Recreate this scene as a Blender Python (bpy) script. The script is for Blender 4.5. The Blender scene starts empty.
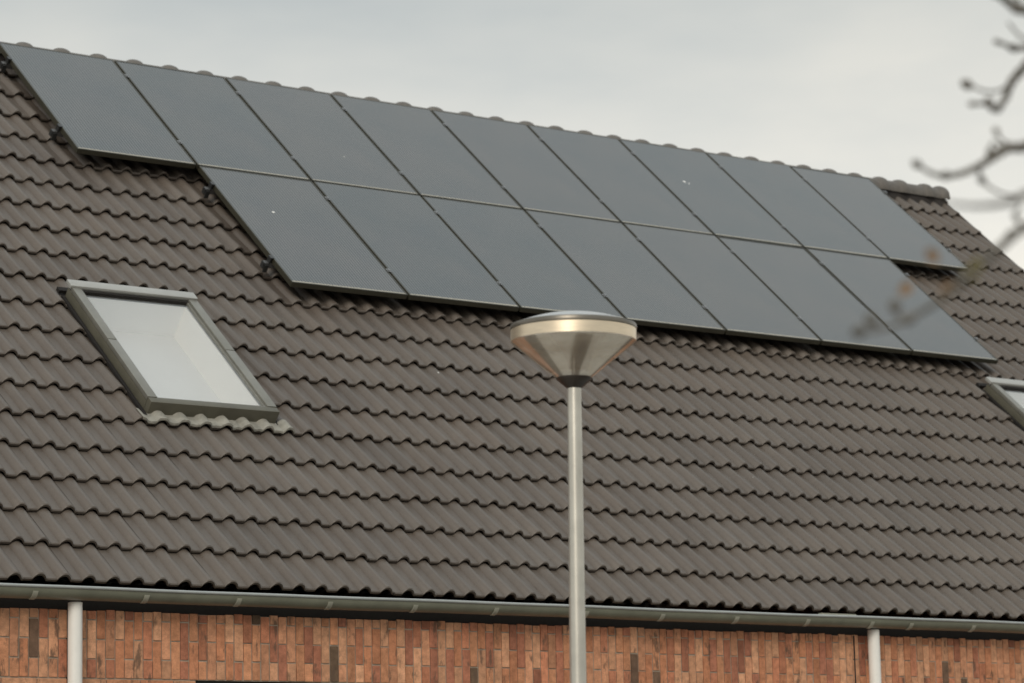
import bpy, bmesh, math, random
from mathutils import Vector, Matrix

random.seed(7)
PI = math.pi
S = bpy.context.scene
COL = S.collection
TH = 0.71112                      # roof pitch in radians (40.7 degrees)
CT, ST = math.cos(TH), math.sin(TH)
ZO = 7.757                        # height of the panel plane's upper edge above the ground
CREST = -0.115                    # tile crests lie this far under the glass of the panels
PH, PER = -2.50618, 0.15767       # phase and period of the tile waves along the eave
GAUGE = 0.352                     # course height
VEAVE = -6.914
U0, U1 = -7.2, 10.30              # extent of the roof along the eave
RIDGE_Y = 0.17


def RP(u, v, n):
    """roof coordinates (along eave, up the slope, outward) -> world"""
    return Vector((u, CT * v - ST * n, ST * v + CT * n + ZO))


# ------------------------------------------------------------------ materials
def new_mat(name):
    m = bpy.data.materials.new(name)
    m.use_nodes = True
    nt = m.node_tree
    nt.nodes.clear()
    out = nt.nodes.new('ShaderNodeOutputMaterial')
    b = nt.nodes.new('ShaderNodeBsdfPrincipled')
    nt.links.new(b.outputs[0], out.inputs[0])
    return m, nt, b, out


def N(nt, t, **kw):
    n = nt.nodes.new(t)
    for k, v in kw.items():
        setattr(n, k, v)
    return n


def noise(nt, scale, detail=6, rough=0.6, vec=None):
    n = N(nt, 'ShaderNodeTexNoise')
    n.inputs['Scale'].default_value = scale
    n.inputs['Detail'].default_value = detail
    n.inputs['Roughness'].default_value = rough
    if vec:
        nt.links.new(vec, n.inputs['Vector'])
    return n


def ramp(nt, src, stops):
    r = N(nt, 'ShaderNodeValToRGB')
    el = r.color_ramp.elements
    while len(el) < len(stops):
        el.new(0.5)
    for e, (p, c) in zip(el, stops):
        e.position = p
        e.color = (c[0], c[1], c[2], 1) if not isinstance(c, (int, float)) else (c, c, c, 1)
    nt.links.new(src, r.inputs[0])
    return r


def mix(nt, fac, a, b, mode='MIX'):
    m = N(nt, 'ShaderNodeMix', data_type='RGBA', blend_type=mode)
    for s, val in ((0, fac), (6, a), (7, b)):
        if isinstance(val, (int, float)):
            m.inputs[s].default_value = val if s == 0 else (val, val, val, 1)
        elif isinstance(val, (tuple, list)):
            m.inputs[s].default_value = (*val, 1)
        else:
            nt.links.new(val, m.inputs[s])
    return m.outputs[2]


def math_n(nt, op, a, b=None, c=None):
    m = N(nt, 'ShaderNodeMath', operation=op)
    for i, val in enumerate((a, b, c)):
        if val is None:
            continue
        if isinstance(val, (int, float)):
            m.inputs[i].default_value = val
        else:
            nt.links.new(val, m.inputs[i])
    return m.outputs[0]


def bump(nt, b, h, strength, dist):
    bp = N(nt, 'ShaderNodeBump')
    bp.inputs['Strength'].default_value = strength
    bp.inputs['Distance'].default_value = dist
    nt.links.new(h, bp.inputs['Height'])
    nt.links.new(bp.outputs[0], b.inputs['Normal'])


def objco(nt):
    return N(nt, 'ShaderNodeTexCoord').outputs['Object']


def simple(name, col, rough=0.5, metal=0.0, var=0.12, vscale=6.0, spec=0.5, bmp=0.0, bscale=200):
    m, nt, b, out = new_mat(name)
    co = objco(nt)
    nz = noise(nt, vscale, 7, 0.65, co)
    r = ramp(nt, nz.outputs[0], [(0.25, tuple(c * (1 - var) for c in col)), (0.75, tuple(min(1, c * (1 + var)) for c in col))])
    nt.links.new(r.outputs[0], b.inputs['Base Color'])
    rr = noise(nt, vscale * 3, 5, 0.6, co)
    rm = N(nt, 'ShaderNodeMapRange')
    rm.inputs[3].default_value = max(0, rough - 0.07)
    rm.inputs[4].default_value = min(1, rough + 0.07)
    nt.links.new(rr.outputs[0], rm.inputs[0])
    nt.links.new(rm.outputs[0], b.inputs['Roughness'])
    b.inputs['Metallic'].default_value = metal
    b.inputs['Specular IOR Level'].default_value = spec
    if bmp:
        bn = noise(nt, bscale, 4, 0.6, co)
        bump(nt, b, bn.outputs[0], bmp, 0.002)
    return m


def tile_material():
    m, nt, b, out = new_mat('concrete_tile')
    at = N(nt, 'ShaderNodeAttribute', attribute_name='tint')
    co = objco(nt)
    n1 = noise(nt, 1.3, 6, 0.6, co)
    n2 = noise(nt, 26, 7, 0.7, co)
    n3 = noise(nt, 420, 3, 0.6, co)
    base = ramp(nt, n1.outputs[0], [(0.3, (0.096, 0.079, 0.066)), (0.7, (0.123, 0.1035, 0.0865))])
    c = mix(nt, 1.0, base.outputs[0], at.outputs['Color'], 'MULTIPLY')
    mott = ramp(nt, n2.outputs[0], [(0.3, 0.92), (0.7, 1.08)])
    c = mix(nt, 1.0, c, mott.outputs[0], 'MULTIPLY')
    grain = ramp(nt, n3.outputs[0], [(0.3, 0.88), (0.72, 1.12)])
    c = mix(nt, 1.0, c, grain.outputs[0], 'MULTIPLY')
    # tiny pale lichen specks
    vor = N(nt, 'ShaderNodeTexVoronoi')
    vor.inputs['Scale'].default_value = 9
    nt.links.new(co, vor.inputs['Vector'])
    sp = math_n(nt, 'LESS_THAN', vor.outputs['Distance'], 0.03)
    gate = math_n(nt, 'GREATER_THAN', N_sep(nt, vor.outputs['Color']), 0.80)
    sp = math_n(nt, 'MULTIPLY', sp, gate)
    sp = math_n(nt, 'MULTIPLY', sp, 0.5)
    c = mix(nt, sp, c, (0.34, 0.32, 0.27))
    nt.links.new(c, b.inputs['Base Color'])
    rr = ramp(nt, n2.outputs[0], [(0.3, 0.42), (0.7, 0.54)])
    nt.links.new(rr.outputs[0], b.inputs['Roughness'])
    b.inputs['Specular IOR Level'].default_value = 0.45
    bump(nt, b, n3.outputs[0], 0.25, 0.002)
    return m


def front_fresnel(nt, ior):
    """mirror share of a thin sheet: only its outer face reflects"""
    fr = N(nt, 'ShaderNodeFresnel')
    fr.inputs[0].default_value = ior
    g = N(nt, 'ShaderNodeNewGeometry')
    return math_n(nt, 'MULTIPLY', fr.outputs[0], math_n(nt, 'SUBTRACT', 1.0, g.outputs['Backfacing']))


def N_sep(nt, c):
    s = N(nt, 'ShaderNodeSeparateColor')
    nt.links.new(c, s.inputs[0])
    return s.outputs[0]


def brick_material():
    m, nt, b, out = new_mat('fired_brick')
    at = N(nt, 'ShaderNodeAttribute', attribute_name='tint')
    co = objco(nt)
    n1 = noise(nt, 24, 7, 0.7, co)
    n2 = noise(nt, 240, 5, 0.65, co)
    n4 = noise(nt, 11, 5, 0.6, co)
    k = ramp(nt, n1.outputs[0], [(0.3, 0.66), (0.7, 1.28)])
    c = mix(nt, 1.0, at.outputs['Color'], k.outputs[0], 'MULTIPLY')
    k2 = ramp(nt, n2.outputs[0], [(0.3, 0.8), (0.72, 1.16)])
    c = mix(nt, 1.0, c, k2.outputs[0], 'MULTIPLY')
    # sooty firing marks
    sm = N(nt, 'ShaderNodeMapping')
    sm.inputs['Scale'].default_value = (17, 17, 6.5)
    nt.links.new(co, sm.inputs[0])
    n4 = noise(nt, 1.0, 6, 0.65, sm.outputs[0])
    soot = ramp(nt, n4.outputs[0], [(0.57, 0.0), (0.66, 0.82)])
    c = mix(nt, soot.outputs[0], c, (0.12, 0.078, 0.055))
    nt.links.new(c, b.inputs['Base Color'])
    b.inputs['Roughness'].default_value = 0.9
    b.inputs['Specular IOR Level'].default_value = 0.25
    bump(nt, b, n2.outputs[0], 0.5, 0.003)
    return m


def glass_pv_material():
    m, nt, b, out = new_mat('solar_glass')
    co = objco(nt)
    sx = N(nt, 'ShaderNodeSeparateXYZ')
    nt.links.new(co, sx.inputs[0])
    # hair-fine conductor lines running up the panel
    ln = math_n(nt, 'SINE', math_n(nt, 'MULTIPLY', sx.outputs[0], 2 * PI / 0.0262))
    ln = math_n(nt, 'MULTIPLY_ADD', ln, 0.5, 0.5)
    ln = math_n(nt, 'POWER', ln, 3.0)
    c = mix(nt, ln, (0.012, 0.021, 0.025), (0.086, 0.099, 0.101))
    oi = N(nt, 'ShaderNodeObjectInfo')
    vr = math_n(nt, 'MULTIPLY_ADD', oi.outputs['Random'], 0.16, 0.92)
    c = mix(nt, 1.0, c, vr, 'MULTIPLY')
    hue = ramp(nt, oi.outputs['Random'], [(0.0, (0.95, 1.0, 1.02)), (0.5, (1.0, 1.0, 1.0)), (1.0, (1.14, 1.0, 0.96))])
    c = mix(nt, 1.0, c, hue.outputs[0], 'MULTIPLY')
    # thin film of dust, thicker in soft patches
    n1 = noise(nt, 1.6, 6, 0.6, co)
    d = ramp(nt, n1.outputs[0], [(0.35, 0.0), (0.78, 0.14)])
    c = mix(nt, d.outputs[0], c, (0.28, 0.22, 0.185))
    # silt caught along the lower frame lip (y = 0 is the lower edge)
    n2 = noise(nt, 30, 5, 0.6, co)
    e = math_n(nt, 'MULTIPLY_ADD', n2.outputs[0], 0.010, 0.019)
    silt = math_n(nt, 'LESS_THAN', sx.outputs[1], e)
    c = mix(nt, math_n(nt, 'MULTIPLY', silt, 0.8), c, (0.50, 0.47, 0.39))
    nt.links.new(c, b.inputs['Base Color'])
    b.inputs['IOR'].default_value = 1.52
    r2 = ramp(nt, n1.outputs[0], [(0.3, 0.16), (0.7, 0.24)])
    r = mix(nt, silt, r2.outputs[0], (0.8, 0.8, 0.8))
    nt.links.new(r, b.inputs['Roughness'])
    b.inputs['Specular IOR Level'].default_value = 0.74
    return m


def window_glass():
    m, nt, b, out = new_mat('window_glass')
    nt.nodes.remove(b)
    tr = N(nt, 'ShaderNodeBsdfTransparent')
    tr.inputs[0].default_value = (0.985, 0.985, 0.98, 1)
    gl = N(nt, 'ShaderNodeBsdfGlossy')
    gl.inputs['Roughness'].default_value = 0.02
    fr = front_fresnel(nt, 2.3)
    mx = N(nt, 'ShaderNodeMixShader')
    nt.links.new(fr, mx.inputs[0])
    nt.links.new(tr.outputs[0], mx.inputs[1])
    nt.links.new(gl.outputs[0], mx.inputs[2])
    nt.links.new(mx.outputs[0], out.inputs[0])
    return m


def lamp_bowl_material():
    """clear bowl with a mirror-satin coating: part see-through, mostly reflecting"""
    m, nt, b, out = new_mat('coated_bowl')
    co = objco(nt)
    mp = N(nt, 'ShaderNodeMapping')
    mp.inputs['Scale'].default_value = (5, 5, 26)
    nt.links.new(co, mp.inputs[0])
    nz = noise(nt, 1.0, 5, 0.6, mp.outputs[0])
    col = ramp(nt, nz.outputs[0], [(0.3, (0.84, 0.78, 0.69)), (0.7, (0.95, 0.92, 0.86))])
    nt.links.new(col.outputs[0], b.inputs['Base Color'])
    b.inputs['Metallic'].default_value = 0.7
    b.inputs['Roughness'].default_value = 0.13
    tr = N(nt, 'ShaderNodeBsdfTransparent')
    tr.inputs[0].default_value = (0.97, 0.95, 0.91, 1)
    c = N(nt, 'ShaderNodeMixShader')
    rp = ramp(nt, nz.outputs[0], [(0.3, 0.36), (0.7, 0.56)])
    nt.links.new(rp.outputs[0], c.inputs[0])
    nt.links.new(tr.outputs[0], c.inputs[1])
    nt.links.new(b.outputs[0], c.inputs[2])
    nt.links.new(c.outputs[0], out.inputs[0])
    return m


def opal_material():
    m, nt, b, out = new_mat('opal_cap')
    tl = N(nt, 'ShaderNodeBsdfTranslucent')
    tl.inputs[0].default_value = (0.95, 0.95, 0.94, 1)
    b.inputs['Base Color'].default_value = (0.88, 0.89, 0.90, 1)
    b.inputs['Roughness'].default_value = 0.14
    b.inputs['Metallic'].default_value = 0.85
    mx = N(nt, 'ShaderNodeMixShader')
    mx.inputs[0].default_value = 0.35
    nt.links.new(b.outputs[0], mx.inputs[1])
    nt.links.new(tl.outputs[0], mx.inputs[2])
    nt.links.new(mx.outputs[0], out.inputs[0])
    return m


def brushed(name, col, rough):
    m, nt, b, out = new_mat(name)
    co = objco(nt)
    mp = N(nt, 'ShaderNodeMapping')
    mp.inputs['Scale'].default_value = (14, 14, 90)
    nt.links.new(co, mp.inputs[0])
    nz = noise(nt, 1.0, 5, 0.6, mp.outputs[0])
    r = ramp(nt, nz.outputs[0], [(0.3, tuple(c * 0.85 for c in col)), (0.7, col)])
    nt.links.new(r.outputs[0], b.inputs['Base Color'])
    b.inputs['Metallic'].default_value = 0.85
    b.inputs['Roughness'].default_value = rough
    bump(nt, b, nz.outputs[0], 0.12, 0.002)
    return m


M = {}
M['tile'] = tile_material()
M['brick'] = brick_material()
M['pv'] = glass_pv_material()
M['glass'] = window_glass()
M['bowl'] = lamp_bowl_material()
M['black'] = simple('black_anodised', (0.022, 0.023, 0.023), 0.42, 0.0, 0.2)
M['frame_pv'] = simple('panel_frame', (0.038, 0.036, 0.024), 0.42, 0.0, 0.3, 3)
M['clamp'] = simple('clamp_steel', (0.30, 0.30, 0.30), 0.35, 0.9)
M['alu'] = simple('alu_rail', (0.16, 0.16, 0.16), 0.45, 0.6)
M['under'] = simple('roof_underlay', (0.035, 0.03, 0.028), 0.9)
M['mortar'] = simple('mortar', (0.36, 0.30, 0.235), 0.95, 0, 0.25, 30)
M['dark'] = simple('dark_board', (0.010, 0.008, 0.0065), 0.9, 0, 0.3, 12)
M['joint'] = simple('joint_sealant', (0.012, 0.010, 0.009), 0.8)
M['gutter'] = simple('weathered_zinc', (0.155, 0.158, 0.118), 0.42, 0.0, 0.22, 5)
M['lip'] = simple('bright_zinc_bead', (0.34, 0.36, 0.355), 0.30, 0.15, 0.12, 9)
M['bracket'] = simple('zinc_bracket', (0.32, 0.32, 0.26), 0.5, 0.0, 0.15, 20)
M['pipe'] = simple('grey_plastic_pipe', (0.80, 0.785, 0.74), 0.42, 0, 0.08, 4)
M['velux'] = simple('grey_aluminium_cover', (0.20, 0.195, 0.17), 0.36, 0.3, 0.16, 7)
M['velux_dark'] = simple('dark_sash', (0.098, 0.092, 0.068), 0.5, 0.0, 0.2, 7)
M['hood'] = simple('pale_aluminium_hood', (0.36, 0.36, 0.34), 0.36, 0.2, 0.10, 6)
M['apron'] = simple('weathered_lead', (0.275, 0.265, 0.23), 0.75, 0, 0.35, 14, 0.3)
M['reveal_head'] = simple('lightened_head_lining', (0.92, 0.93, 0.93), 0.8, 0, 0.02)  # colour lightened to cancel the shade on the head board
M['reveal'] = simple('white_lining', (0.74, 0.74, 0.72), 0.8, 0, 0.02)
M['blind'] = simple('grey_blind', (0.60, 0.61, 0.61), 0.8, 0, 0.03)
M['white_spot'] = simple('bird_lime', (0.8, 0.8, 0.78), 0.9, 0, 0.05)
M['window_frame'] = simple('dark_window_frame', (0.014, 0.014, 0.014), 0.4)
M['room'] = simple('dim_room', (0.05, 0.045, 0.04), 0.9)
M['ridge'] = simple('ridge_concrete', (0.125, 0.113, 0.100), 0.6, 0, 0.22, 16, 0.4, 0.25, 350)
M['pole'] = simple('galvanised_pole', (0.52, 0.505, 0.455), 0.33, 0.6, 0.13, 11)
M['band'] = brushed('brushed_rim', (0.84, 0.72, 0.55), 0.36)
M['reflector'] = brushed('spun_reflector', (0.30, 0.205, 0.105), 0.22)
M['cap'] = opal_material()
M['capring'] = simple('cap_ring', (0.17, 0.155, 0.13), 0.35, 0.6, 0.15)
M['plate'] = simple('white_plate', (0.82, 0.79, 0.72), 0.5, 0, 0.06)
M['collar'] = simple('black_collar', (0.028, 0.022, 0.017), 0.45)
M['bark'] = simple('bark', (0.14, 0.13, 0.112), 0.9, 0, 0.35, 30, 0.2, 0.5, 90)
M['leaf_brown'] = simple('withered_leaf', (0.20, 0.125, 0.065), 0.8, 0, 0.3, 40)
M['leaf_olive'] = simple('olive_leaf', (0.16, 0.14, 0.04), 0.8, 0, 0.3, 40)
M['ground'] = simple('ground_paving', (0.085, 0.08, 0.07), 0.9, 0, 0.3, 2.0, 0.2)
M['paving'] = simple('paving', (0.40, 0.38, 0.34), 0.9, 0, 0.25, 6.0, 0.3)
M['soil'] = simple('added_soil', (0.055, 0.038, 0.024), 0.95, 0, 0.35, 20)
M['asphalt'] = simple('asphalt', (0.05, 0.05, 0.05), 0.9, 0, 0.25, 9.0, 0.3)


# ------------------------------------------------------------------ mesh tools
class MB:
    def __init__(self):
        self.v, self.f, self.t = [], [], []

    def quad(self, a, b, c, d, tint=None):
        i = len(self.v)
        self.v += [tuple(a), tuple(b), tuple(c), tuple(d)]
        self.f.append((i, i + 1, i + 2, i + 3))
        self.t.append(tint)

    def box(self, x0, x1, y0, y1, z0, z1, fn=None, tint=None):
        i = len(self.v)
        for p in ((x0, y0, z0), (x1, y0, z0), (x1, y1, z0), (x0, y1, z0), (x0, y0, z1), (x1, y0, z1), (x1, y1, z1), (x0, y1, z1)):
            self.v.append(tuple(fn(*p)) if fn else p)
        for f in ((0, 3, 2, 1), (4, 5, 6, 7), (0, 1, 5, 4), (1, 2, 6, 5), (2, 3, 7, 6), (3, 0, 4, 7)):
            self.f.append(tuple(i + k for k in f))
            self.t.append(tint)

    def grid(self, rows, closed=False, tint=None):
        i = len(self.v)
        w = len(rows[0])
        for r in rows:
            self.v += [tuple(p) for p in r]
        for a in range(len(rows) - 1):
            for b in range(w if closed else w - 1):
                c = (b + 1) % w
                self.f.append((i + a * w + b, i + a * w + c, i + (a + 1) * w + c, i + (a + 1) * w + b))
                self.t.append(tint)

    def lathe(self, prof, seg=64, cx=0, cy=0, cz=0):
        rows = [[(cx + r * math.cos(2 * PI * k / seg), cy + r * math.sin(2 * PI * k / seg), cz + z) for k in range(seg)] for r, z in prof]
        self.grid(rows, True)

    def tube(self, pts, radii, seg=10, caps=True):
        rows = []
        n = len(pts)
        up = Vector((0.13, 0.31, 0.94))
        for k in range(n):
            t = (Vector(pts[min(k + 1, n - 1)]) - Vector(pts[max(k - 1, 0)])).normalized()
            a = t.cross(up)
            if a.length < 1e-3:
                a = t.cross(Vector((1, 0, 0)))
            a.normalize()
            b = t.cross(a)
            rows.append([Vector(pts[k]) + radii[k] * (math.cos(2 * PI * j / seg) * a + math.sin(2 * PI * j / seg) * b) for j in range(seg)])
        i = len(self.v)
        self.grid(rows, True)
        if caps:
            self.f.append(tuple(i + j for j in range(seg)))
            self.f.append(tuple(i + (n - 1) * seg + j for j in reversed(range(seg))))
            self.t += [None, None]

    def build(self, name, mat, parent=None, bevel=0.0, smooth=None, loc=None):
        me = bpy.data.meshes.new(name)
        me.from_pydata(self.v, [], self.f)
        me.update()
        if any(t is not None for t in self.t):
            ca = me.color_attributes.new('tint', 'FLOAT_COLOR', 'CORNER')
            buf = []
            for p, t in zip(me.polygons, self.t):
                t = t or (1, 1, 1)
                buf += [t[0], t[1], t[2], 1.0] * p.loop_total
            ca.data.foreach_set('color', buf)
        bm = bmesh.new()
        bm.from_mesh(me)
        if bevel:
            bmesh.ops.bevel(bm, geom=[e for e in bm.edges], offset=bevel, segments=2, profile=0.6, affect='EDGES', clamp_overlap=True)
        bmesh.ops.recalc_face_normals(bm, faces=bm.faces)
        bm.to_mesh(me)
        bm.free()
        if smooth is not None:
            me.polygons.foreach_set('use_smooth', [True] * len(me.polygons))
            me.set_sharp_from_angle(angle=math.radians(smooth))
        me.materials.append(M[mat])
        o = bpy.data.objects.new(name, me)
        COL.objects.link(o)
        if parent:
            o.parent = parent
        if loc:
            o.location = loc
        return o


def thing(name, label, cat, loc=(0, 0, 0), rot=(0, 0, 0), group=None):
    o = bpy.data.objects.new(name, None)
    o.empty_display_size = 0.2
    COL.objects.link(o)
    o.location = loc
    o.rotation_euler = rot
    o['label'] = label
    o['category'] = cat
    if group:
        o['group'] = group
    return o


# ------------------------------------------------------------------ setting
def sheet(name, mat, x0, x1, y0, y1, z):
    m = MB()
    m.quad((x0, y0, z), (x1, y0, z), (x1, y1, z), (x0, y1, z))
    o = m.build(name, mat)
    o['kind'] = 'structure'
    return o


sheet('ground', 'ground', -400, 400, -400, 400, 0.0)
sheet('road', 'asphalt', -200, 200, -17.5, -12.5, 0.004)
m = MB()
m.box(-200, 200, -12.4, -7.6, -0.1, 0.12)
m.box(-200, 200, -12.52, -12.405, -0.1, 0.13)
o = m.build('pavement', 'paving', bevel=0.0)
o['kind'] = 'structure'

# ------------------------------------------------------------------ the house
house = thing('brick_house', 'brick terraced house with brown tiled roof behind the lamp post', 'house', (2.0, 0.17, 0.0))
HL = Vector(house.location)


def hb(mb, name, mat, parent=None, bevel=0.0, smooth=None):
    """build a part of the house (world coordinates) and parent it"""
    inv = Vector((0, 0, 0))
    p = parent or house
    q = p
    while q is not None:
        inv += Vector(q.location)
        q = q.parent
    mb.v = [tuple(Vector(v) - inv) for v in mb.v]
    return mb.build(name, mat, p, bevel, smooth)


SKY = [(-0.850, 0.122), (7.835, 8.807)]       # u extents of the two roof windows
SV0, SV1 = -5.058, -3.612                     # their lower and upper edge
SN = CREST + 0.062                            # top of their covers
CUT = [(a + 0.035, b - 0.035) for a, b in SKY]
CUTV = (SV0 + 0.03, SV1 - 0.03)


def wave(u):
    t = (u - PH) / PER
    t -= round(t)
    t = abs(t)
    A = 0.037
    w = 0.275
    if t < w:
        q = math.cos(0.5 * PI * t / w)
        return A * max(0.0, q) ** 0.62 - A
    return -A - 0.0012 * math.cos(PI * (t - 0.5) / (2 * (0.5 - w)))


def tiles(mb, front=True, seg=14):
    def P(u, v, n):
        w = RP(u, v, n)
        if not front:
            w = Vector((w.x, 2 * RIDGE_Y - w.y, w.z))
        return w
    ncourse = 20
    TT = 0.020
    DROP = 0.031
    k0 = math.floor((U0 - PH) / (2 * PER))
    for c in range(ncourse):
        v0 = VEAVE + c * GAUGE
        vtop = v0 + GAUGE + 0.055
        if c == ncourse - 1:
            vtop = 0.14
        k = k0
        while True:
            ua = PH + (2 * k + 0.36) * PER
            ub = ua + 2 * PER
            k += 1
            if ub < U0:
                continue
            if ua > U1 - 0.02:
                break
            ub2 = min(ub, U1)
            g = random.gauss(1.0, 0.034)
            w = random.gauss(0, 0.008)
            tint = (g * (1 + w), g, g * (1 - w))
            if random.random() < 0.025:
                kk = random.choice((0.90, 1.09))
                tint = tuple(x * kk for x in tint)
            dn = random.gauss(0, 0.0004)
            tl = random.gauss(0, 0.0007)
            dv = random.gauss(0, 0.0022)
            us = [ua + (ub - ua) * i / (2 * seg) for i in range(2 * seg + 1)]
            us = [x for x in us if x <= ub2 + 1e-6]
            fa, fb, fc, fd = [], [], [], []
            cuts = front and any(a < ub and b > ua for a, b in CUT) and v0 < CUTV[1] and vtop > CUTV[0]
            for x in us:
                q = (x - ua) / (ub - ua)
                n = CREST + wave(x) + dn + 0.0008 * (0.5 - q)
                fa.append((x, v0 + dv + 0.002, n - TT)); fb.append((x, v0 + dv, n - 0.006)); fc.append((x, v0 + dv + 0.006, n))
                fd.append((x, vtop, n - (vtop - v0) * DROP / GAUGE + tl - 0.20 * (wave(x) + 0.037)))
            if not cuts:
                fz = [(x, y + 0.14, z - 0.012) for x, y, z in fa]
                rows = [fz, fa, fb, fc, fd]
                mb.grid([[P(*q) for q in r] for r in rows], False, tint)
                # left side edge and (at the verge) the right one
                for col in ([] if ub2 == ub else [-1]):
                    a, d = fc[col], fd[col]
                    mb.quad(P(*a), P(*d), P(d[0], d[1], d[2] - 0.012), P(a[0], a[1], a[2] - 0.012), tint)
            else:
                for i in range(len(us) - 1):
                    um = 0.5 * (us[i] + us[i + 1])
                    inside = any(a < um < b for a, b in CUT)
                    rng = [(fc[i][1], vtop)]
                    if inside:
                        rng = []
                        if fc[i][1] < CUTV[0]:
                            rng.append((fc[i][1], min(CUTV[0], vtop)))
                        if vtop > CUTV[1]:
                            rng.append((max(CUTV[1], fc[i][1]), vtop))
                    for (va, vb) in rng:
                        def at(j, v):
                            t = (v - fc[j][1]) / (vtop - fc[j][1])
                            return P(us[j], v, fc[j][2] + t * (fd[j][2] - fc[j][2]))
                        mb.quad(at(i, va), at(i + 1, va), at(i + 1, vb), at(i, vb), tint)
                        if va == fc[i][1]:
                            mb.quad(P(*fa[i]), P(*fa[i + 1]), P(*fb[i + 1]), P(*fb[i]), tint)
                            mb.quad(P(*fb[i]), P(*fb[i + 1]), P(*fc[i + 1]), P(*fc[i]), tint)
            if ub2 < ub:       # verge flap of the last tile
                nn = CREST - 0.02
                mb.box(U1 - 0.014, U1 + 0.001, v0 + dv, v0 + GAUGE + 0.01, nn - 0.11, nn, P, tint)


rb = MB()
tiles(rb, True)
# weld coincident rows inside each tile for smooth shading comes from grid()
roof = hb(rb, 'roof', 'tile', smooth=42)

rb = MB()
tiles(rb, False, 4)
hb(rb, 'rear_roof', 'tile', roof, smooth=42)

# underlay just beneath the tiles, with holes for the roof windows
m = MB()
us = sorted({U0 + 0.05, U1 - 0.05, *[x for ab in SKY for x in (ab[0] + .03, ab[1] - .03)]})
vs = [VEAVE + 0.06, CUTV[0], CUTV[1], 0.06]
for i in range(len(us) - 1):
    for j in range(3):
        um = (us[i] + us[i + 1]) / 2
        if j == 1 and any(a < um < b for a, b in SKY):
            continue
        nb = CREST - 0.085
        m.quad(RP(us[i], vs[j], nb), RP(us[i + 1], vs[j], nb), RP(us[i + 1], vs[j + 1], nb), RP(us[i], vs[j + 1], nb))
hb(m, 'underlay', 'under', roof)

# ridge caps: half round with a raised collar at each joint
rm_ = MB()
RZ = ZO - 0.050
bumps = [0.309 + 0.3266 * k for k in range(-23, 29)] + [9.725 - 0.01, 10.052, 10.262]


def rr(u):
    r = 0.104
    for b in bumps:
        d = abs(u - b)
        if d < 0.06:
            r = max(r, 0.104 + 0.0235 * math.sqrt(max(0, 1 - (d / 0.06) ** 2)))
    return r


rows = []
ucur = U0
samples = []
while ucur < 10.345:
    samples.append(ucur)
    ucur += 0.0125
samples += [10.345]
for u in samples:
    r = rr(u)
    if u > 10.295:
        r *= math.sqrt(max(0.02, 1 - ((u - 10.295) / 0.053) ** 2))
    rows.append([(u, RIDGE_Y + r * math.sin(a), RZ + r * math.cos(a)) for a in [(-100 + 200 * k / 22) * PI / 180 for k in range(23)]])
rm_.grid(rows)
hb(rm_, 'ridge_cap', 'ridge', roof, smooth=60)
# dark joint strip under the ridge caps
m = MB()
m.box(U0, 10.27, RIDGE_Y - 0.085, RIDGE_Y + 0.085, RZ - 0.10, RZ + 0.02)
hb(m, 'ridge_underlay', 'under', roof)

# bird lime specks on the tiles
def speck(parent, u, v, n, r, rootinv=True):
    b = MB()
    seg = 9
    rim = [RP(u + r * (0.8 + 0.4 * random.random()) * math.cos(2 * PI * k / seg), v + 1.3 * r * (0.8 + 0.4 * random.random()) * math.sin(2 * PI * k / seg), n) for k in range(seg)]
    top = [RP(u + 0.6 * r * math.cos(2 * PI * k / seg), v + 0.6 * r * math.sin(2 * PI * k / seg), n + 0.004) for k in range(seg)]
    b.grid([rim, top], True)
    i = len(b.v)
    b.f.append(tuple(range(seg, 2 * seg))); b.t.append(None)
    return b


# walls -------------------------------------------------------------
YW = -5.05
WT = 2.962
WIN = (-1.283, 0.95, 0.85, 2.577)


def brick_tint():
    r = random.random()
    if r < 0.62:
        c = random.choice([(0.55, 0.255, 0.138), (0.58, 0.280, 0.160), (0.52, 0.225, 0.120), (0.60, 0.310, 0.180)])
    elif r < 0.87:
        c = random.choice([(0.50, 0.205, 0.115), (0.47, 0.195, 0.112), (0.62, 0.325, 0.19)])
    elif r < 0.975:
        c = random.choice([(0.38, 0.155, 0.095), (0.42, 0.170, 0.102)])
    else:
        c = random.choice([(0.13, 0.085, 0.055), (0.17, 0.105, 0.07)])
    k = random.gauss(1.0, 0.085)
    return tuple(x * k for x in c)


wb = MB()
JO = 0.008
col0 = -2.4895
PW = 0.06135
i0 = math.floor((U0 - col0) / PW)
for i in range(i0, int((10.2 - col0) / PW)):
    x0 = col0 + i * PW + JO / 2
    x1 = x0 + PW - JO
    zs = [2.580, 2.802, 3.024] if i % 2 else [2.580, 2.691, 2.913, 3.024]
    for a, b in zip(zs[:-1], zs[1:]):
        dy = random.gauss(0, 0.0012)
        s0, s1 = random.gauss(0, 0.0012), random.gauss(0, 0.0012)
        wb.box(x0 + s0, x1 + s1, YW + dy, YW + 0.06, a + JO / 2 + random.gauss(0, .001), min(b - JO / 2, 2.966 + random.gauss(0, 0.003)), None, brick_tint())
z = 2.575
row = 0
while z > 0.1:
    x = U0 + (0.11 if row % 2 else 0)
    while x < 10.2:
        xa, xb = x + JO / 2, x + 0.222 - JO / 2
        if z - 0.0625 < WIN[3] and z > WIN[2] and xb > WIN[0] and xa < WIN[1]:
            if xa < WIN[0]:
                xb = WIN[0]
            elif xb > WIN[1]:
                xa = WIN[1]
            else:
                xb = xa
        if xb - xa > 0.02:
            wb.box(xa, xb, YW + random.gauss(0, 0.001), YW + 0.06, z - 0.0625 + JO, z, None, brick_tint())
        x += 0.222
    z -= 0.0625
    row += 1
wall = hb(wb, 'wall', 'brick', bevel=0.002)
m = MB()
m.box(U0, WIN[0] + .004, YW + 0.007, YW + 0.10, 0, WT)
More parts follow.
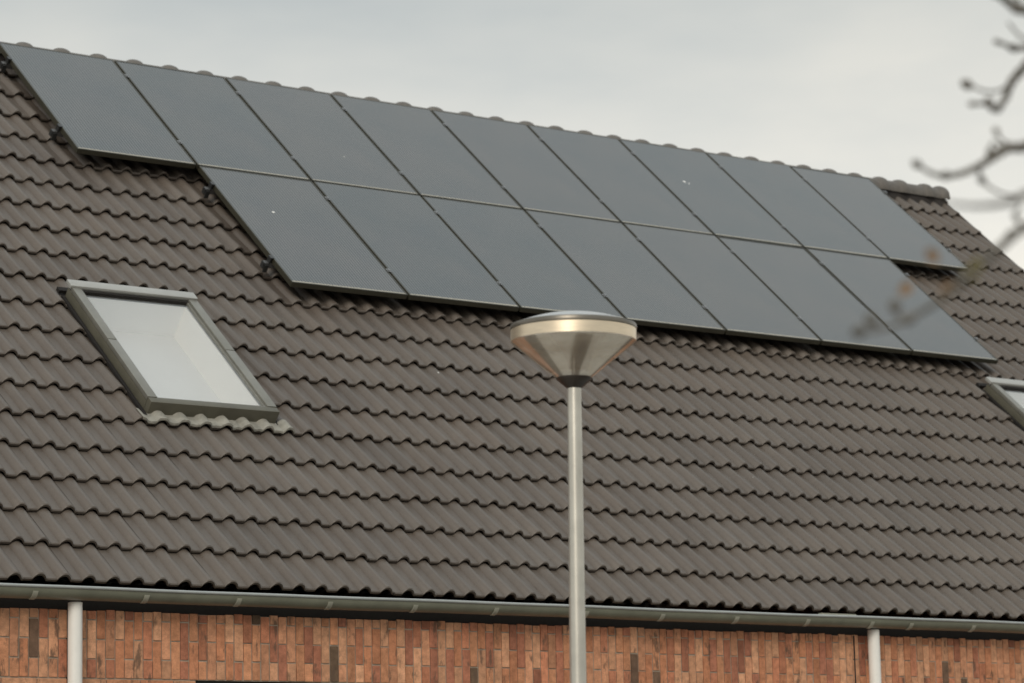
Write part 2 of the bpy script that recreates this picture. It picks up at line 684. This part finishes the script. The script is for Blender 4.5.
m.box(WIN[1] - .004, 10.22, YW + 0.007, YW + 0.10, 0, WT)
m.box(WIN[0] + .004, WIN[1] - .004, YW + 0.007, YW + 0.10, WIN[3] + 0.002, WT)
m.box(WIN[0] + .004, WIN[1] - .004, YW + 0.007, YW + 0.10, 0, WIN[2])
hb(m, 'mortar', 'mortar', wall)
for u in (-2.128, 3.963):
    m = MB()
    m.box(u, u + 0.011, YW - 0.003, YW + 0.02, 0.05, 2.965)
    hb(m, 'expansion_joint', 'joint', wall)
# gable and rear walls (real thickness)
yb = 2 * RIDGE_Y - YW
m = MB()
for x0, x1 in ((10.12, 10.245), (U0, U0 + 0.12)):
    zt = ZO - 0.22
    prof = [(YW + 0.105, 0), (yb, 0), (yb, WT - 0.02), (RIDGE_Y, zt), (YW + 0.105, WT - 0.02)]
    i = len(m.v)
    for x in (x0, x1):
        m.v += [(x, y, z) for y, z in prof]
    m.f.append(tuple(i + k for k in range(5))); m.f.append(tuple(i + 5 + k for k in reversed(range(5))))
    for k in range(5):
        m.f.append((i + k, i + (k + 1) % 5, i + 5 + (k + 1) % 5, i + 5 + k))
    m.t += [(0.42, 0.18, 0.11)] * 7
m.box(U0 + 0.12, 10.12, yb - 0.12, yb, 0, WT - 0.02, None, (0.42, 0.18, 0.11))
hb(m, 'gable_wall', 'brick')

# ground floor window whose head just shows
x0, x1, z0, z1 = WIN
m = MB()
yf = YW + 0.045
for a in ((x0, x1, z1 - 0.07, z1), (x0, x1, z0, z0 + 0.07), (x0, x0 + 0.07, z0 + 0.07, z1 - 0.07), (x1 - 0.07, x1, z0 + 0.07, z1 - 0.07), ((x0 + x1) / 2 - 0.04, (x0 + x1) / 2 + 0.04, z0 + 0.07, z1 - 0.07)):
    m.box(a[0] + .001, a[1] - .001, yf, yf + 0.07, a[2], a[3])
win = hb(m, 'window', 'window_frame')
m = MB()
m.box(x0 + 0.07, x1 - 0.07, yf + 0.03, yf + 0.036, z0 + 0.07, z1 - 0.07)
hb(m, 'pane', 'glass', win)
m = MB()
m.box(x0, x1, yf + 0.5, yf + 0.52, z0, z1)
hb(m, 'curtain', 'room', win)
m = MB()
m.box(x0 - 0.03, x1 + 0.03, YW - 0.04, YW + 0.04, z0 - 0.05, z0 - .002)
hb(m, 'sill', 'dark', win, 0.004)

# board under the gutter, its near-black colour stands in for the shade there
m = MB()
m.box(U0, 10.22, YW + 0.012, YW + 0.04, 2.9635, 3.085)
hb(m, 'fascia_shade_board', 'dark')

# gutter: open half round with rolled bead
GY, GZ, GR = -5.187, 3.068, 0.0615
m = MB()
prof = []
for k in range(25):
    a = PI + PI * k / 24
    prof.append((GY + GR * math.cos(a), GZ + GR * math.sin(a)))
inner = [(GY + (GR - 0.004) * math.cos(PI + PI * k / 24), GZ + (GR - 0.004) * math.sin(PI + PI * k / 24)) for k in reversed(range(25))]
full = prof + inner
xs = [U0 + (10.27 - U0) * k / 60 for k in range(61)]
m.grid([[(x, y + 0.0008 * math.sin(x * 3.1), z + 0.0016 * math.sin(x * 1.7) + 0.001 * math.sin(x * 5.3)) for y, z in full] for x in xs], True)
gut = hb(m, 'gutter', 'gutter', smooth=50)
m = MB()
pts = [(x, GY - GR - 0.001, GZ + 0.006 + 0.0016 * math.sin(x * 1.7) + 0.001 * math.sin(x * 5.3)) for x in xs]
m.tube(pts, [0.0095] * len(pts), 12)
hb(m, 'gutter_bead', 'lip', gut, smooth=60)
# joint sleeves / brackets
bks = [-6.1, -5.5, -4.9, -4.25, -3.65, -3.05, -2.431, -1.719, -1.10, -0.464, 0.156, 0.77, 1.482, 2.11, 2.745, 3.378, 3.969, 4.34, 4.946, 5.56, 6.2, 6.83, 7.46, 8.1, 8.7, 9.35, 9.95]
for x in bks:
    m = MB()
    rows = []
    for (w, rr_) in ((-0.016, GR + 0.001), (-0.016, GR + 0.005), (0.016, GR + 0.005), (0.016, GR + 0.001)):
        rows.append([(x + w + 0.020 * max(0, math.cos(a)) * 0 + (0.03 * (1 - abs(math.cos(a))) if False else 0), GY + rr_ * math.cos(a), GZ + rr_ * math.sin(a)) for a in [PI * 1.10 + PI * 0.36 * k / 14 for k in range(15)]])
    m.grid(rows)
    hb(m, 'gutter_bracket', 'bracket', gut, smooth=50)
# pale end of a joint near the right downpipe
m = MB()
m.box(3.52, 3.84, GY - 0.035, GY + 0.0, GZ + 0.013, GZ + 0.027)
hb(m, 'gutter_joint_plate', 'bracket', gut, 0.001)

# downpipes
for x in (-2.118, 4.083):
    m = MB()
    yp = -5.128
    m.lathe([(0.0415, 0.12), (0.0415, 3.0), (0.03, 3.005)], 28, x, yp)
    dp = hb(m, 'downpipe', 'pipe', smooth=40)
    m = MB()
    m.lathe([(0.0435, 1.5), (0.047, 1.502), (0.047, 1.528), (0.0435, 1.53)], 28, x, yp)
    hb(m, 'pipe_clip', 'bracket', dp, smooth=40)


# roof windows -------------------------------------------------------
def PB(mb, u0, u1, v0, v1, n0, n1):
    mb.box(u0, u1, v0, v1, n0, n1, RP)


for (a, b) in SKY:
    T = SN
    base = CREST - 0.05
    vm = 0.5 * (SV0 + SV1) + 0.02
    m = MB()
    PB(m, a + 0.004, b - 0.004, SV0, SV0 + 0.056, base, T - 0.004)
    rw = hb(m, 'roof_window', 'velux_dark', bevel=0.004, smooth=40)
    # left and right covers in two lengths with a fine seam
    for (u0, u1) in ((a + 0.002, a + 0.072), (b - 0.072, b - 0.002)):
        m = MB()
        PB(m, u0, u1, SV0 + 0.058, vm - 0.0015, T - 0.03, T)
        hb(m, 'side_cover', 'velux', rw, bevel=0.004, smooth=40)
        m = MB()
        PB(m, u0 + .001, u1 - .001, vm + 0.0015, SV1 - 0.064, T - 0.03, T + 0.002)
        hb(m, 'side_cover', 'velux', rw, bevel=0.004, smooth=40)
    m = MB()
    PB(m, a + 0.004, a + 0.030, SV0 + 0.058, SV1 - 0.02, base, T - 0.032)
    PB(m, b - 0.030, b - 0.004, SV0 + 0.058, SV1 - 0.02, base, T - 0.032)
    PB(m, a + 0.032, b - 0.032, SV1 - 0.05, SV1 - 0.02, base, T - 0.032)
    hb(m, 'frame', 'velux_dark', rw, bevel=0.003, smooth=40)
    m = MB()
    PB(m, a - 0.005, b + 0.005, SV1 - 0.062, SV1 + 0.022, T - 0.018, T + 0.014)
    hb(m, 'hood', 'hood', rw, bevel=0.009, smooth=50)
    m = MB()
    # inner sash edge round the glass
    PB(m, a + 0.073, a + 0.086, SV0 + 0.073, SV1 - 0.075, T - 0.035, T - 0.013)
    PB(m, b - 0.086, b - 0.073, SV0 + 0.073, SV1 - 0.075, T - 0.035, T - 0.013)
    PB(m, a + 0.073, b - 0.073, SV0 + 0.057, SV0 + 0.072, T - 0.035, T - 0.011)
    hb(m, 'sash', 'velux', rw, bevel=0.002)
    m = MB()
    PB(m, a + 0.0725, b - 0.0725, SV1 - 0.088, SV1 - 0.064, T - 0.05, T - 0.010)
    hb(m, 'sash_head', 'dark', rw, bevel=0.003)
    m = MB()
    PB(m, a + 0.06, b - 0.06, SV0 + 0.06, SV1 - 0.06, T - 0.028, T - 0.022)
    hb(m, 'pane', 'glass', rw)
    # white lining boards round the opening and a pale blind behind
    dp = 0.30
    m = MB()
    i0, i1, j0, j1 = a + 0.086, b - 0.086, SV0 + 0.074, SV1 - 0.085
    top, bot = T - 0.05, T - dp
    PB(m, i0 - 0.01, i0, j0, j1, bot, top)
    PB(m, i1, i1 + 0.01, j0, j1, bot, top)
    PB(m, i0, i1, j0 - 0.01, j0, bot, top)
    hb(m, 'lining', 'reveal', rw)
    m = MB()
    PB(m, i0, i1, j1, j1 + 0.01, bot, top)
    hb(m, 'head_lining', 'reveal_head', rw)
    m = MB()
    PB(m, i0 - 0.02, i1 + 0.02, j0 - 0.02, j1 + 0.02, bot - 0.004, bot + 0.010)
    hb(m, 'blind', 'blind', rw)
    # lead apron dressed over the tiles below the window
    m = MB()
    rows = []
    nu = 150
    ua, ub = a - 0.08, b + 0.10
    vf = VEAVE + 5 * GAUGE
    for kv, (v, dn) in enumerate(((SV0 + 0.012, 0), (SV0 - 0.03, 0.001), (SV0 - 0.065, 0), (vf - 0.004, 0), (vf - 0.0075, -0.012))):
        r = []
        for k in range(nu + 1):
            u = ua + (ub - ua) * k / nu
            drop = max(0.0, v - vf) * 0.031 / GAUGE
            ve = v + (0.003 * math.sin(u * 31 + 1) + 0.002 * math.sin(u * 77)) * (kv >= 3)
            wv = wave(u) * 0.78 - 0.0015 + (0.0018 * math.sin(u * 83) + 0.0012 * math.sin(u * 151 + kv)) * (kv > 0)
            r.append(RP(u, ve, CREST + wv - drop + 0.0075 + dn))
        rows.append(r)
    m.grid(rows)
    rows2 = [[Vector(p) - Vector((0, -ST, CT)) * 0.004 for p in rows[-1]], rows[-1]]
    m.grid(rows2)
    hb(m, 'apron', 'apron', rw, smooth=60)
    # side flashing channels
    m = MB()
    PB(m, b + 0.002, b + 0.045, SV0 - 0.02, SV1 - 0.02, CREST - 0.05, CREST - 0.028)
    PB(m, a - 0.025, a - 0.002, SV0 - 0.02, SV1 - 0.02, CREST - 0.05, CREST - 0.028)
    PB(m, a - 0.03, b + 0.03, SV1 + 0.014, SV1 + 0.06, CREST - 0.04, CREST - 0.012)
    hb(m, 'flashing', 'dark', rw)

sp = speck(roof, -0.07 - 0.03, -5.55, CREST - 0.03, 0.012)
for (u, v, n, r) in ((-0.13, -5.86 + 0.2, CREST - 0.036, 0.011), (-2.0, -2.48, CREST - 0.03, 0.012), (1.9, -4.2, CREST - 0.03, 0.006), (4.1, -5.3, CREST - 0.03, 0.006)):
    hb(speck(roof, u, v, n, r), 'bird_dropping', 'white_spot', roof)

# ------------------------------------------------------------------ solar panels
PW_, PHH, GAP = 1.000, 1.670, 0.020
ROWV = 1.6855
ORD = ['first', 'second', 'third', 'fourth', 'fifth', 'sixth', 'seventh', 'eighth', 'ninth']


def make_panel(label, u0, vtop, left_end, right_end):
    vb = vtop - PHH
    root = thing('solar_panel', label, 'solar panel', RP(u0, vb, -0.04), (TH, 0, 0), 'solar panels on the roof')
    # local axes: x along the eave, y up the slope, z outward; glass face near z = 0.04
    if not PROTO:
        m = MB()
        L = 0.011
        z0, z1 = 0.0, 0.040
        m.box(0, PW_, 0, L, z0, z1)
        m.box(0, PW_, PHH - L, PHH, z0, z1)
        m.box(0, L, L, PHH - L, z0, z1)
        m.box(PW_ - L, PW_, L, PHH - L, z0, z1)
        f = m.build('frame', 'frame_pv', root, bevel=0.0012)
        m = MB()
        m.box(L, PW_ - L, L, PHH - L, 0.030, 0.0385)
        g = m.build('glass', 'pv', root)
        m = MB()
        m.box(PW_ - 0.006, PW_ + 0.026, -0.022, 0.022, 0.0405, 0.0445)
        m.box(PW_ + 0.004, PW_ + 0.016, -0.014, 0.014, 0.0445, 0.0515)
        c = m.build('clamp', 'clamp', root, bevel=0.0012)
        m = MB()
        m.box(-0.026, 0.006, -0.022, 0.022, 0.0405, 0.0445)
        m.box(-0.024, -0.012, -0.022, 0.022, -0.01, 0.0405)
        e = m.build('end_clamp', 'black', root, bevel=0.0012)
        PROTO.update(frame=f, glass=g, clamp=c, end=e)
        c.location = (0, PHH - 0.27, 0)
        e.location = (0, PHH - 0.27, 0)
        c2 = c.copy(); COL.objects.link(c2); c2.parent = root; c2.location = (0, PHH - 1.33, 0)
        e2 = e.copy(); COL.objects.link(e2); e2.parent = root; e2.location = (0, PHH - 1.33, 0)
        return root
    for key in ('frame', 'glass'):
        c = PROTO[key].copy(); COL.objects.link(c); c.parent = root
        if key == 'glass':
            c.rotation_euler = (random.gauss(0, 0.0006), random.gauss(0, 0.0008), 0)
    for y in (PHH - 0.27, PHH - 1.33):
        c = PROTO['clamp'].copy(); COL.objects.link(c); c.parent = root; c.location = (0, y, 0)
        if left_end:
            c = PROTO['end'].copy(); COL.objects.link(c); c.parent = root; c.location = (0, y, 0)
    return root


PROTO = {}
upper, lower = [], []
for i in range(9):
    lab = {0: 'leftmost black solar panel of the upper row, with bare tiles below it',
           8: 'rightmost black solar panel of the upper row, beside the bare ridge tiles'}.get(
        i, '%s black solar panel from the left in the upper row under the ridge' % ORD[i])
    upper.append(make_panel(lab, i * 1.02 + 0.01, 0.0, i == 0, i == 8))
for i in range(1, 8):
    lab = {1: 'leftmost black solar panel of the lower row, nearest the roof window',
           7: 'rightmost black solar panel of the lower row, just above the cropped roof window',
           3: 'third black solar panel from the left in the lower row, left of lamp'}.get(
        i, '%s black solar panel from the left in the lower row' % ORD[i - 1])
    lower.append(make_panel(lab, i * 1.02 + 0.01, -ROWV, i == 1, i == 7))


def panel_spot(root, x, y, r):
    b = MB()
    seg = 9
    rim = [(x + r * (0.7 + 0.6 * random.random()) * math.cos(2 * PI * k / seg), y + r * (0.7 + 0.6 * random.random()) * math.sin(2 * PI * k / seg), 0.0388) for k in range(seg)]
    top = [(x + 0.6 * r * math.cos(2 * PI * k / seg), y + 0.6 * r * math.sin(2 * PI * k / seg), 0.0415) for k in range(seg)]
    b.grid([rim, top], True)
    b.f.append(tuple(range(seg, 2 * seg))); b.t.append(None)
    b.build('bird_dropping', 'white_spot', root)


panel_spot(lower[0], 0.36, 1.06, 0.013)
panel_spot(upper[6], 0.30, 0.98, 0.015)
panel_spot(upper[6], 0.34, 0.955, 0.008)
panel_spot(upper[2], 0.55, 0.5, 0.005)

# mounting rails with tile hooks, running under each row
railspec = [(-0.27, 0.0, 9.19, 'black mounting rail under the upper part of the upper panel row'),
            (-1.33, 0.0, 9.19, 'black mounting rail under the lower part of the upper panel row'),
            (-ROWV - 0.27, 1.02, 8.17, 'black mounting rail under the upper part of the lower panel row'),
            (-ROWV - 1.33, 1.02, 8.17, 'black mounting rail under the lower part of the lower panel row')]
for (v, ua, ub, lab) in railspec:
    r = thing('mounting_rail', lab, 'rail', RP(ua, v, -0.08), (TH, 0, 0), 'rails carrying the solar panels')
    m = MB()
    m.box(-0.045, ub - ua + 0.03, -0.02, 0.02, 0.0, 0.038)
    m.build('rail', 'alu', r, bevel=0.002)
    m = MB()
    m.box(-0.052, -0.0455, -0.022, 0.022, -0.012, 0.036)
    m.box(-0.046, -0.010, -0.032, -0.0205, -0.034, 0.026)
    m.build('end_cap', 'black', r, bevel=0.003)
    x = 0.35
    k = 1
    while x < ub - ua:
        m = MB()
        xx = x - 0.028 if k == 0 else x
        m.box(xx - 0.016, xx + 0.016, -0.030, -0.0202, -0.052, 0.030)
        m.box(xx - 0.016, xx + 0.016, -0.030, 0.22, -0.058, -0.052)
        m.build('roof_hook', 'black', r, bevel=0.001)
        x += 1.10
        k += 1

# ------------------------------------------------------------------ street lamp
LX, LY = -2.432, -10.142
lamp = thing('street_lamp', 'grey post with wide shallow cone lamp head in front of the tiled roof', 'street lamp', (LX, LY, 0.12))
ZB = 0.12
# the post leans very slightly
LEAN = Vector((0.0088, -0.0066, 1.0)).normalized()
lamp.rotation_euler = Vector((0, 0, 1)).rotation_difference(LEAN).to_euler()
lamp.location = Vector((LX, LY, 3.78)) - LEAN * (3.78 - ZB)
m = MB()
zt = 3.545 - ZB
m.lathe([(0.0, -0.05), (0.055, -0.05), (0.055, 0.9), (0.052, 0.93), (0.041, 1.0), (0.0355, 2.16), (0.0303, zt), (0.0, zt + 0.002)], 48)
m.build('pole', 'pole', lamp, smooth=40)
m = MB()
m.box(-0.03, 0.03, -0.0565, -0.05, 0.45, 0.75)
m.build('service_hatch', 'pole', lamp, bevel=0.003)
z = lambda y: 3.813 + (324 - y) / 232.0 * 1.012 - ZB      # height of a picture row on the lamp's axis
R = 0.2715
m = MB()
m.lathe([(0.031, z(387.5)), (0.034, z(387)), (0.055, z(383)), (0.077, z(378.6)), (0.078, z(377.2)), (0.05, z(377))], 56)
m.build('collar', 'collar', lamp, smooth=45)
m = MB()
m.lathe([(0.074, z(377.4)), (0.120, z(369)), (0.262, z(343)), (R - 0.0015, z(341)), (R - 0.0015, z(340.3))], 96)
m.lathe([(R - 0.006, z(340.3)), (R - 0.006, z(341.2)), (0.259, z(343.3)), (0.118, z(369.3)), (0.070, z(377.6))][::-1], 96)
m.build('bowl', 'bowl', lamp, smooth=35)
m = MB()
m.lathe([(R - 0.004, z(340.6)), (R + 0.0005, z(340.4)), (R + 0.001, z(329.2)), (R - 0.004, z(329))], 96)
m.build('rim_band', 'band', lamp, smooth=40)
m = MB()
m.lathe([(R - 0.006, z(328.9)), (R + 0.0035, z(328.6)), (R + 0.0045, z(326.5)), (R + 0.001, z(324.2)), (R - 0.012, z(323.2))], 96)
m.build('cap_ring', 'capring', lamp, smooth=40)
m = MB()
prof = [(R - 0.011, z(323.4))]
for k in range(1, 15):
    q = k / 14
    prof.append(((R - 0.011) * (1 - q) + 0.0005 * 0, z(323.4) + 0.052 * (1 - (1 - q) ** 2)))
m.lathe(prof, 96)
m.build('cap', 'cap', lamp, smooth=50)
m = MB()
m.lathe([(0.040, z(374)), (0.042, z(368)), (0.050, z(361)), (0.064, z(353)), (0.084, z(345)), (0.108, z(338)), (0.126, z(333)), (0.132, z(330)), (0.133, z(328)), (0.128, z(329.5)), (0.10, z(337)), (0.0, z(340))], 96)
m.build('reflector', 'reflector', lamp, smooth=50, loc=(0.016, -0.012, 0))
m = MB()
m.lathe([(0.136, z(329.5)), (R - 0.012, z(333.0)), (R - 0.010, z(331.5)), (0.136, z(328.2)), (0.136, z(329.5))], 96)
m.build('brightening_plate', 'plate', lamp, smooth=40)  # white plate added under the cap to lighten the bowl's flanks
m = MB()
m.lathe([(0.0, z(375.5)), (0.060, z(375.5)), (0.062, z(374)), (0.062, z(371.5)), (0.034, z(371)), (0.0, z(371))], 40)
m.build('lamp_holder', 'capring', lamp, smooth=40)

# soil patch added below the lamp to darken the bowl's reflection
m = MB()
bx_, by_ = LX + 0.30, LY - 0.30
m.box(bx_ - 0.62, bx_ + 0.62, by_ - 0.75, by_ + 0.75, 0.05, 0.126)
o = m.build('added_soil_patch', 'soil')
o['kind'] = 'structure'

# ------------------------------------------------------------------ foreground tree
CAM = Vector((-10.41327, -20.26770, 1.60019))
FWD = Vector((0.59446, 0.78717, 0.16428))
RGT = Vector((0.79994, -0.59971, -0.02106))
UPV = Vector((-0.08194, -0.14394, 0.98619))
FPX = 3016.44


def ray(x, y, d):
    return CAM + (FWD + RGT * ((x - 512) / FPX) + UPV * ((341.5 - y) / FPX)) * d


tb = ray(1600, 700, 5.6)
tree = thing('bare_tree', 'bare winter tree whose thin twigs reach in from the right edge', 'tree', (tb.x, tb.y, 0))
TL = Vector(tree.location)


def tw(mb, name, mat, parent=None, smooth=60):
    p = parent or tree
    mb.v = [tuple(Vector(v) - TL) for v in mb.v]
    return mb.build(name, mat, p, 0, smooth)


def curve(pts, n=6):
    """Catmull-Rom through points"""
    out = []
    P = [Vector(p) for p in pts]
    P = [P[0] * 2 - P[1]] + P + [P[-1] * 2 - P[-2]]
    for i in range(1, len(P) - 2):
        for k in range(n):
            t = k / n
            a, b, c, d = P[i - 1], P[i], P[i + 1], P[i + 2]
            out.append(0.5 * ((2 * b) + (c - a) * t + (2 * a - 5 * b + 4 * c - d) * t * t + (3 * b - a - 3 * c + d) * t ** 3))
    out.append(P[-2])
    return out


def limb(mb, pts, r0, r1, knots=True, n=6):
    c = curve(pts, n)
    L = len(c)
    rad = []
    for k in range(L):
        q = k / (L - 1)
        r = r0 + (r1 - r0) * q
        if knots:
            r *= 1 + 0.35 * max(0, math.sin(k * 2.1 + len(pts))) ** 3
        rad.append(r)
    mb.tube(c, rad, 8)


def bud(mb, p, d, r):
    d = Vector(d).normalized()
    mb.tube([Vector(p) + d * r * 2.6 * q for q in (0, 0.3, 0.6, 0.85, 1.0)], [r * 0.5, r, r * 0.95, r * 0.5, r * 0.1], 8)


m = MB()
limb(m, [TL + Vector((0, 0, -0.1)), TL + Vector((0.02, 0.03, 1.0)), TL + Vector((-0.03, 0.02, 2.1)), TL + Vector((0.05, -0.03, 3.2)), TL + Vector((0.02, 0.08, 4.6))], 0.085, 0.02, False)
tw(m, 'trunk', 'bark')


def J(h):
    return TL + Vector((0.0, 0.0, h))


def branch(start_h, px, d0, r0, r1, subs=(), buds=()):
    """a branch from the trunk through picture-side points (x, y, depth offset)"""
    mb = MB()
    pts = [J(start_h)] + [ray(x, y, d0 + dz) for x, y, dz in px]
    limb(mb, pts, r0 * 0.62, r1 * 0.62)
    for sp in subs:
        limb(mb, [ray(x, y, d0 + dz) for x, y, dz in sp], r1 * 0.66, r1 * 0.45, True, 5)
    for (x, y, dx, dy, dz, r) in buds:
        p = ray(x, y, d0 + dz)
        q = ray(x + dx, y + dy, d0 + dz + 0.01)
        bud(mb, p, q - p, r * 0.82)
    return tw(mb, 'branch', 'bark')


branch(2.75, [(1260, -60, .1), (1110, -8, .05), (1030, 10, .0), (1010, 3, 0), (996, -6, -.02), (960, -14, -.02), (930, -22, -.03)], 5.7, 0.022, 0.0046,
       subs=[[(1024, 8, 0), (1005, -20, .02), (1000, -44, .03)]], buds=[(1016, 7, -13, -5, 0, 0.0100)])
branch(2.70, [(1250, 90, .1), (1110, 60, .05), (1040, 48, 0), (1016, 48, 0), (996, 41, -.02)], 5.9, 0.02, 0.0046,
       subs=[[(1040, 48, 0), (1020, 36, 0), (1008, 22, 0)]],
       buds=[(1019, 48, -12, 0, 0, 0.0110), (1000, 43, -8, -3, -.02, 0.0075)])
branch(2.55, [(1250, 160, .1), (1120, 10, .05), (1050, 45, 0), (1024, 68, 0), (1011, 83, 0), (1005, 99, 0), (995, 110, -.01), (986, 104, -.02), (968, 104, -.03)], 5.8, 0.021, 0.0046,
       subs=[[(1010, 84, 0), (998, 91, 0), (984, 91, -.01), (965, 83, -.02)]],
       buds=[(972, 87, -10, -5, -.02, 0.0125), (992, 106, -5, -6, -.01, 0.0115), (1001, 106, -5, 5, 0, 0.0095), (1012, 84, 4, -10, 0, 0.0075), (976, 104, -8, 0, -.03, 0.0075)])
branch(2.40, [(1240, 230, .1), (1120, 140, .05), (1045, 140, 0), (1024, 147, 0), (1008, 148, 0), (995, 156, -.01), (979, 166, -.01), (963, 173, -.02), (946, 176, -.03), (931, 173, -.04), (915, 163, -.05)], 5.6, 0.021, 0.0046,
       subs=[[(1004, 150, 0), (994, 142, 0), (990, 148, 0)], [(1012, 147, 0), (1000, 138, 0), (995, 130, 0)], [(978, 167, -.01), (984, 182, 0), (1000, 193, 0), (1020, 195, .02), (1060, 186, .03)]],
       buds=[(993, 158, -4, -9, -.01, 0.0115), (1000, 152, -6, 4, 0, 0.0100), (950, 175, -7, 1, -.03, 0.0110), (921, 167, -9, -6, -.05, 0.0105), (980, 176, 4, 9, 0, 0.0095), (998, 134, -5, -8, 0, 0.008), (1014, 147, -8, 1, 0, 0.010), (960, 174, -8, 2, -.02, 0.0075)])
branch(2.30, [(1240, 270, .1), (1120, 190, .05), (1040, 190, 0), (1010, 202, -.02), (978, 206, -.04), (942, 203, -.06)], 4.6, 0.018, 0.0036)
branch(2.20, [(1240, 300, .1), (1120, 250, .05), (1050, 222, 0), (1026, 226, 0), (1008, 238, 0)], 5.2, 0.018, 0.0046,
       subs=[[(1024, 228, 0), (1014, 216, 0), (1022, 203, 0)]],
       buds=[(1017, 232, -9, 5, 0, 0.0120), (1028, 227, -10, 2, 0, 0.0105), (1018, 218, -4, -6, 0, 0.0075)])
# lower, closer twig with a few withered leaves
branch(2.05, [(1220, 280, .1), (1100, 205, .1), (1030, 225, .05), (995, 252, .02), (973, 271, 0), (955, 288, 0), (936, 303, 0), (910, 318, 0), (886, 328, -.02), (858, 333, -.04)], 4.7, 0.016, 0.0042,
       subs=[[(905, 320, 0), (896, 312, 0), (893, 304, 0)], [(884, 328, -.02), (874, 324, -.02), (868, 319, -.02)]],
       buds=[(896, 312, -2, -10, 0, 0.0120), (914, 317, -9, 4, 0, 0.0110), (874, 325, -5, -7, -.02, 0.0120), (865, 331, -9, 1, -.04, 0.0120)])


def leaf(x, y, d, ln, wd, mat):
    p = ray(x, y, d)
    ax = (RGT * random.uniform(-1, 1) + UPV * random.uniform(-1, -0.3)).normalized()
    sd = ax.cross(FWD + UPV * random.uniform(-.4, .4)).normalized()
    nn = ax.cross(sd)
    b = MB()
    rows = []
    for k in range(7):
        q = k / 6
        w = wd * math.sin(PI * min(1, q * 0.95 + 0.03)) ** 0.8
        c = p + ax * ln * (q - 0.5) + nn * 0.25 * ln * (q - 0.5) ** 2
        rows.append([c - sd * w + nn * w * 0.35, c - nn * 0.0, c + sd * w + nn * w * 0.35])
    b.grid(rows)
    rows = [[Vector(v) - nn * 0.0008 for v in r] for r in rows]
    b.grid(rows)
    tw(b, 'leaf', mat)


for (x, y, mt) in ((906, 289, 'leaf_brown'), (947, 288, 'leaf_brown'), (932, 256, 'leaf_brown'), (970, 274, 'leaf_olive'), (976, 266, 'leaf_olive')):
    leaf(x, y, 4.7, 0.028, 0.0100, mt)

# ------------------------------------------------------------------ camera
cam = bpy.data.cameras.new('camera')
co = bpy.data.objects.new('camera', cam)
COL.objects.link(co)
mw = Matrix(((RGT.x, UPV.x, -FWD.x, CAM.x), (RGT.y, UPV.y, -FWD.y, CAM.y), (RGT.z, UPV.z, -FWD.z, CAM.z), (0, 0, 0, 1)))
co.matrix_world = mw
cam.sensor_width = 36.0
cam.lens = 36.0 * FPX / 1024.0
cam.clip_start = 0.1
cam.clip_end = 2000
cam.dof.use_dof = True
cam.dof.focus_distance = 17.0
cam.dof.aperture_fstop = 3.3
S.camera = co

# ------------------------------------------------------------------ light
SUN_EL, SUN_AZ = math.radians(27), math.radians(205)   # azimuth measured clockwise from +Y
sdir = Vector((math.sin(SUN_AZ) * math.cos(SUN_EL), math.cos(SUN_AZ) * math.cos(SUN_EL), math.sin(SUN_EL)))
sdir = Vector((-0.72, -0.62, 0.0)).normalized() * math.cos(SUN_EL) + Vector((0, 0, math.sin(SUN_EL)))
SUN_AZ = math.atan2(sdir.x, sdir.y)
sl = bpy.data.lights.new('sun', 'SUN')
sl.energy = 1.5
sl.angle = math.radians(25)
sl.color = (1.0, 0.91, 0.79)
so = bpy.data.objects.new('sun', sl)
COL.objects.link(so)
so.rotation_euler = (-sdir).to_track_quat('-Z', 'Y').to_euler()
so.location = (0, 0, 30)

w = bpy.data.worlds.new('World')
S.world = w
w.use_nodes = True
nt = w.node_tree
nt.nodes.clear()
out = nt.nodes.new('ShaderNodeOutputWorld')
bg = nt.nodes.new('ShaderNodeBackground')
bg.inputs[1].default_value = 0.10
nt.links.new(bg.outputs[0], out.inputs[0])
sky = nt.nodes.new('ShaderNodeTexSky')
sky.sky_type = 'NISHITA'
sky.sun_disc = False
sky.sun_elevation = SUN_EL
sky.sun_rotation = SUN_AZ
tc = nt.nodes.new('ShaderNodeTexCoord')
sx = nt.nodes.new('ShaderNodeSeparateXYZ')
nt.links.new(tc.outputs['Generated'], sx.inputs[0])
# cloud deck: brighter towards the zenith, pale and warm near the horizon
el = ramp(nt, sx.outputs[2], [(0.0, (6.6, 6.3, 5.7)), (0.195, (9.4, 9.0, 8.2)), (0.285, (5.8, 6.0, 5.85)), (0.36, (6.3, 6.6, 6.6)), (0.75, (8.9, 9.4, 9.5))])
mp = nt.nodes.new('ShaderNodeMapping')
mp.inputs['Scale'].default_value = (3.0, 3.0, 9.0)
nt.links.new(tc.outputs['Generated'], mp.inputs[0])
nz = noise(nt, 2.3, 5, 0.5, mp.outputs[0])
cl = ramp(nt, nz.outputs[0], [(0.32, (0.86, 0.89, 0.905)), (0.68, (1.10, 1.08, 1.04))])
c = mix(nt, 1.0, el.outputs[0], cl.outputs[0], 'MULTIPLY')
c = mix(nt, 0.92, sky.outputs[0], c)
nt.links.new(c, bg.inputs[0])

S.view_settings.view_transform = 'Standard'
S.view_settings.look = 'None'
S.view_settings.exposure = 0.0
S.view_settings.gamma = 1.0
S.view_settings.use_curve_mapping = False
S.cycles.max_bounces = 8
S.cycles.transparent_max_bounces = 12
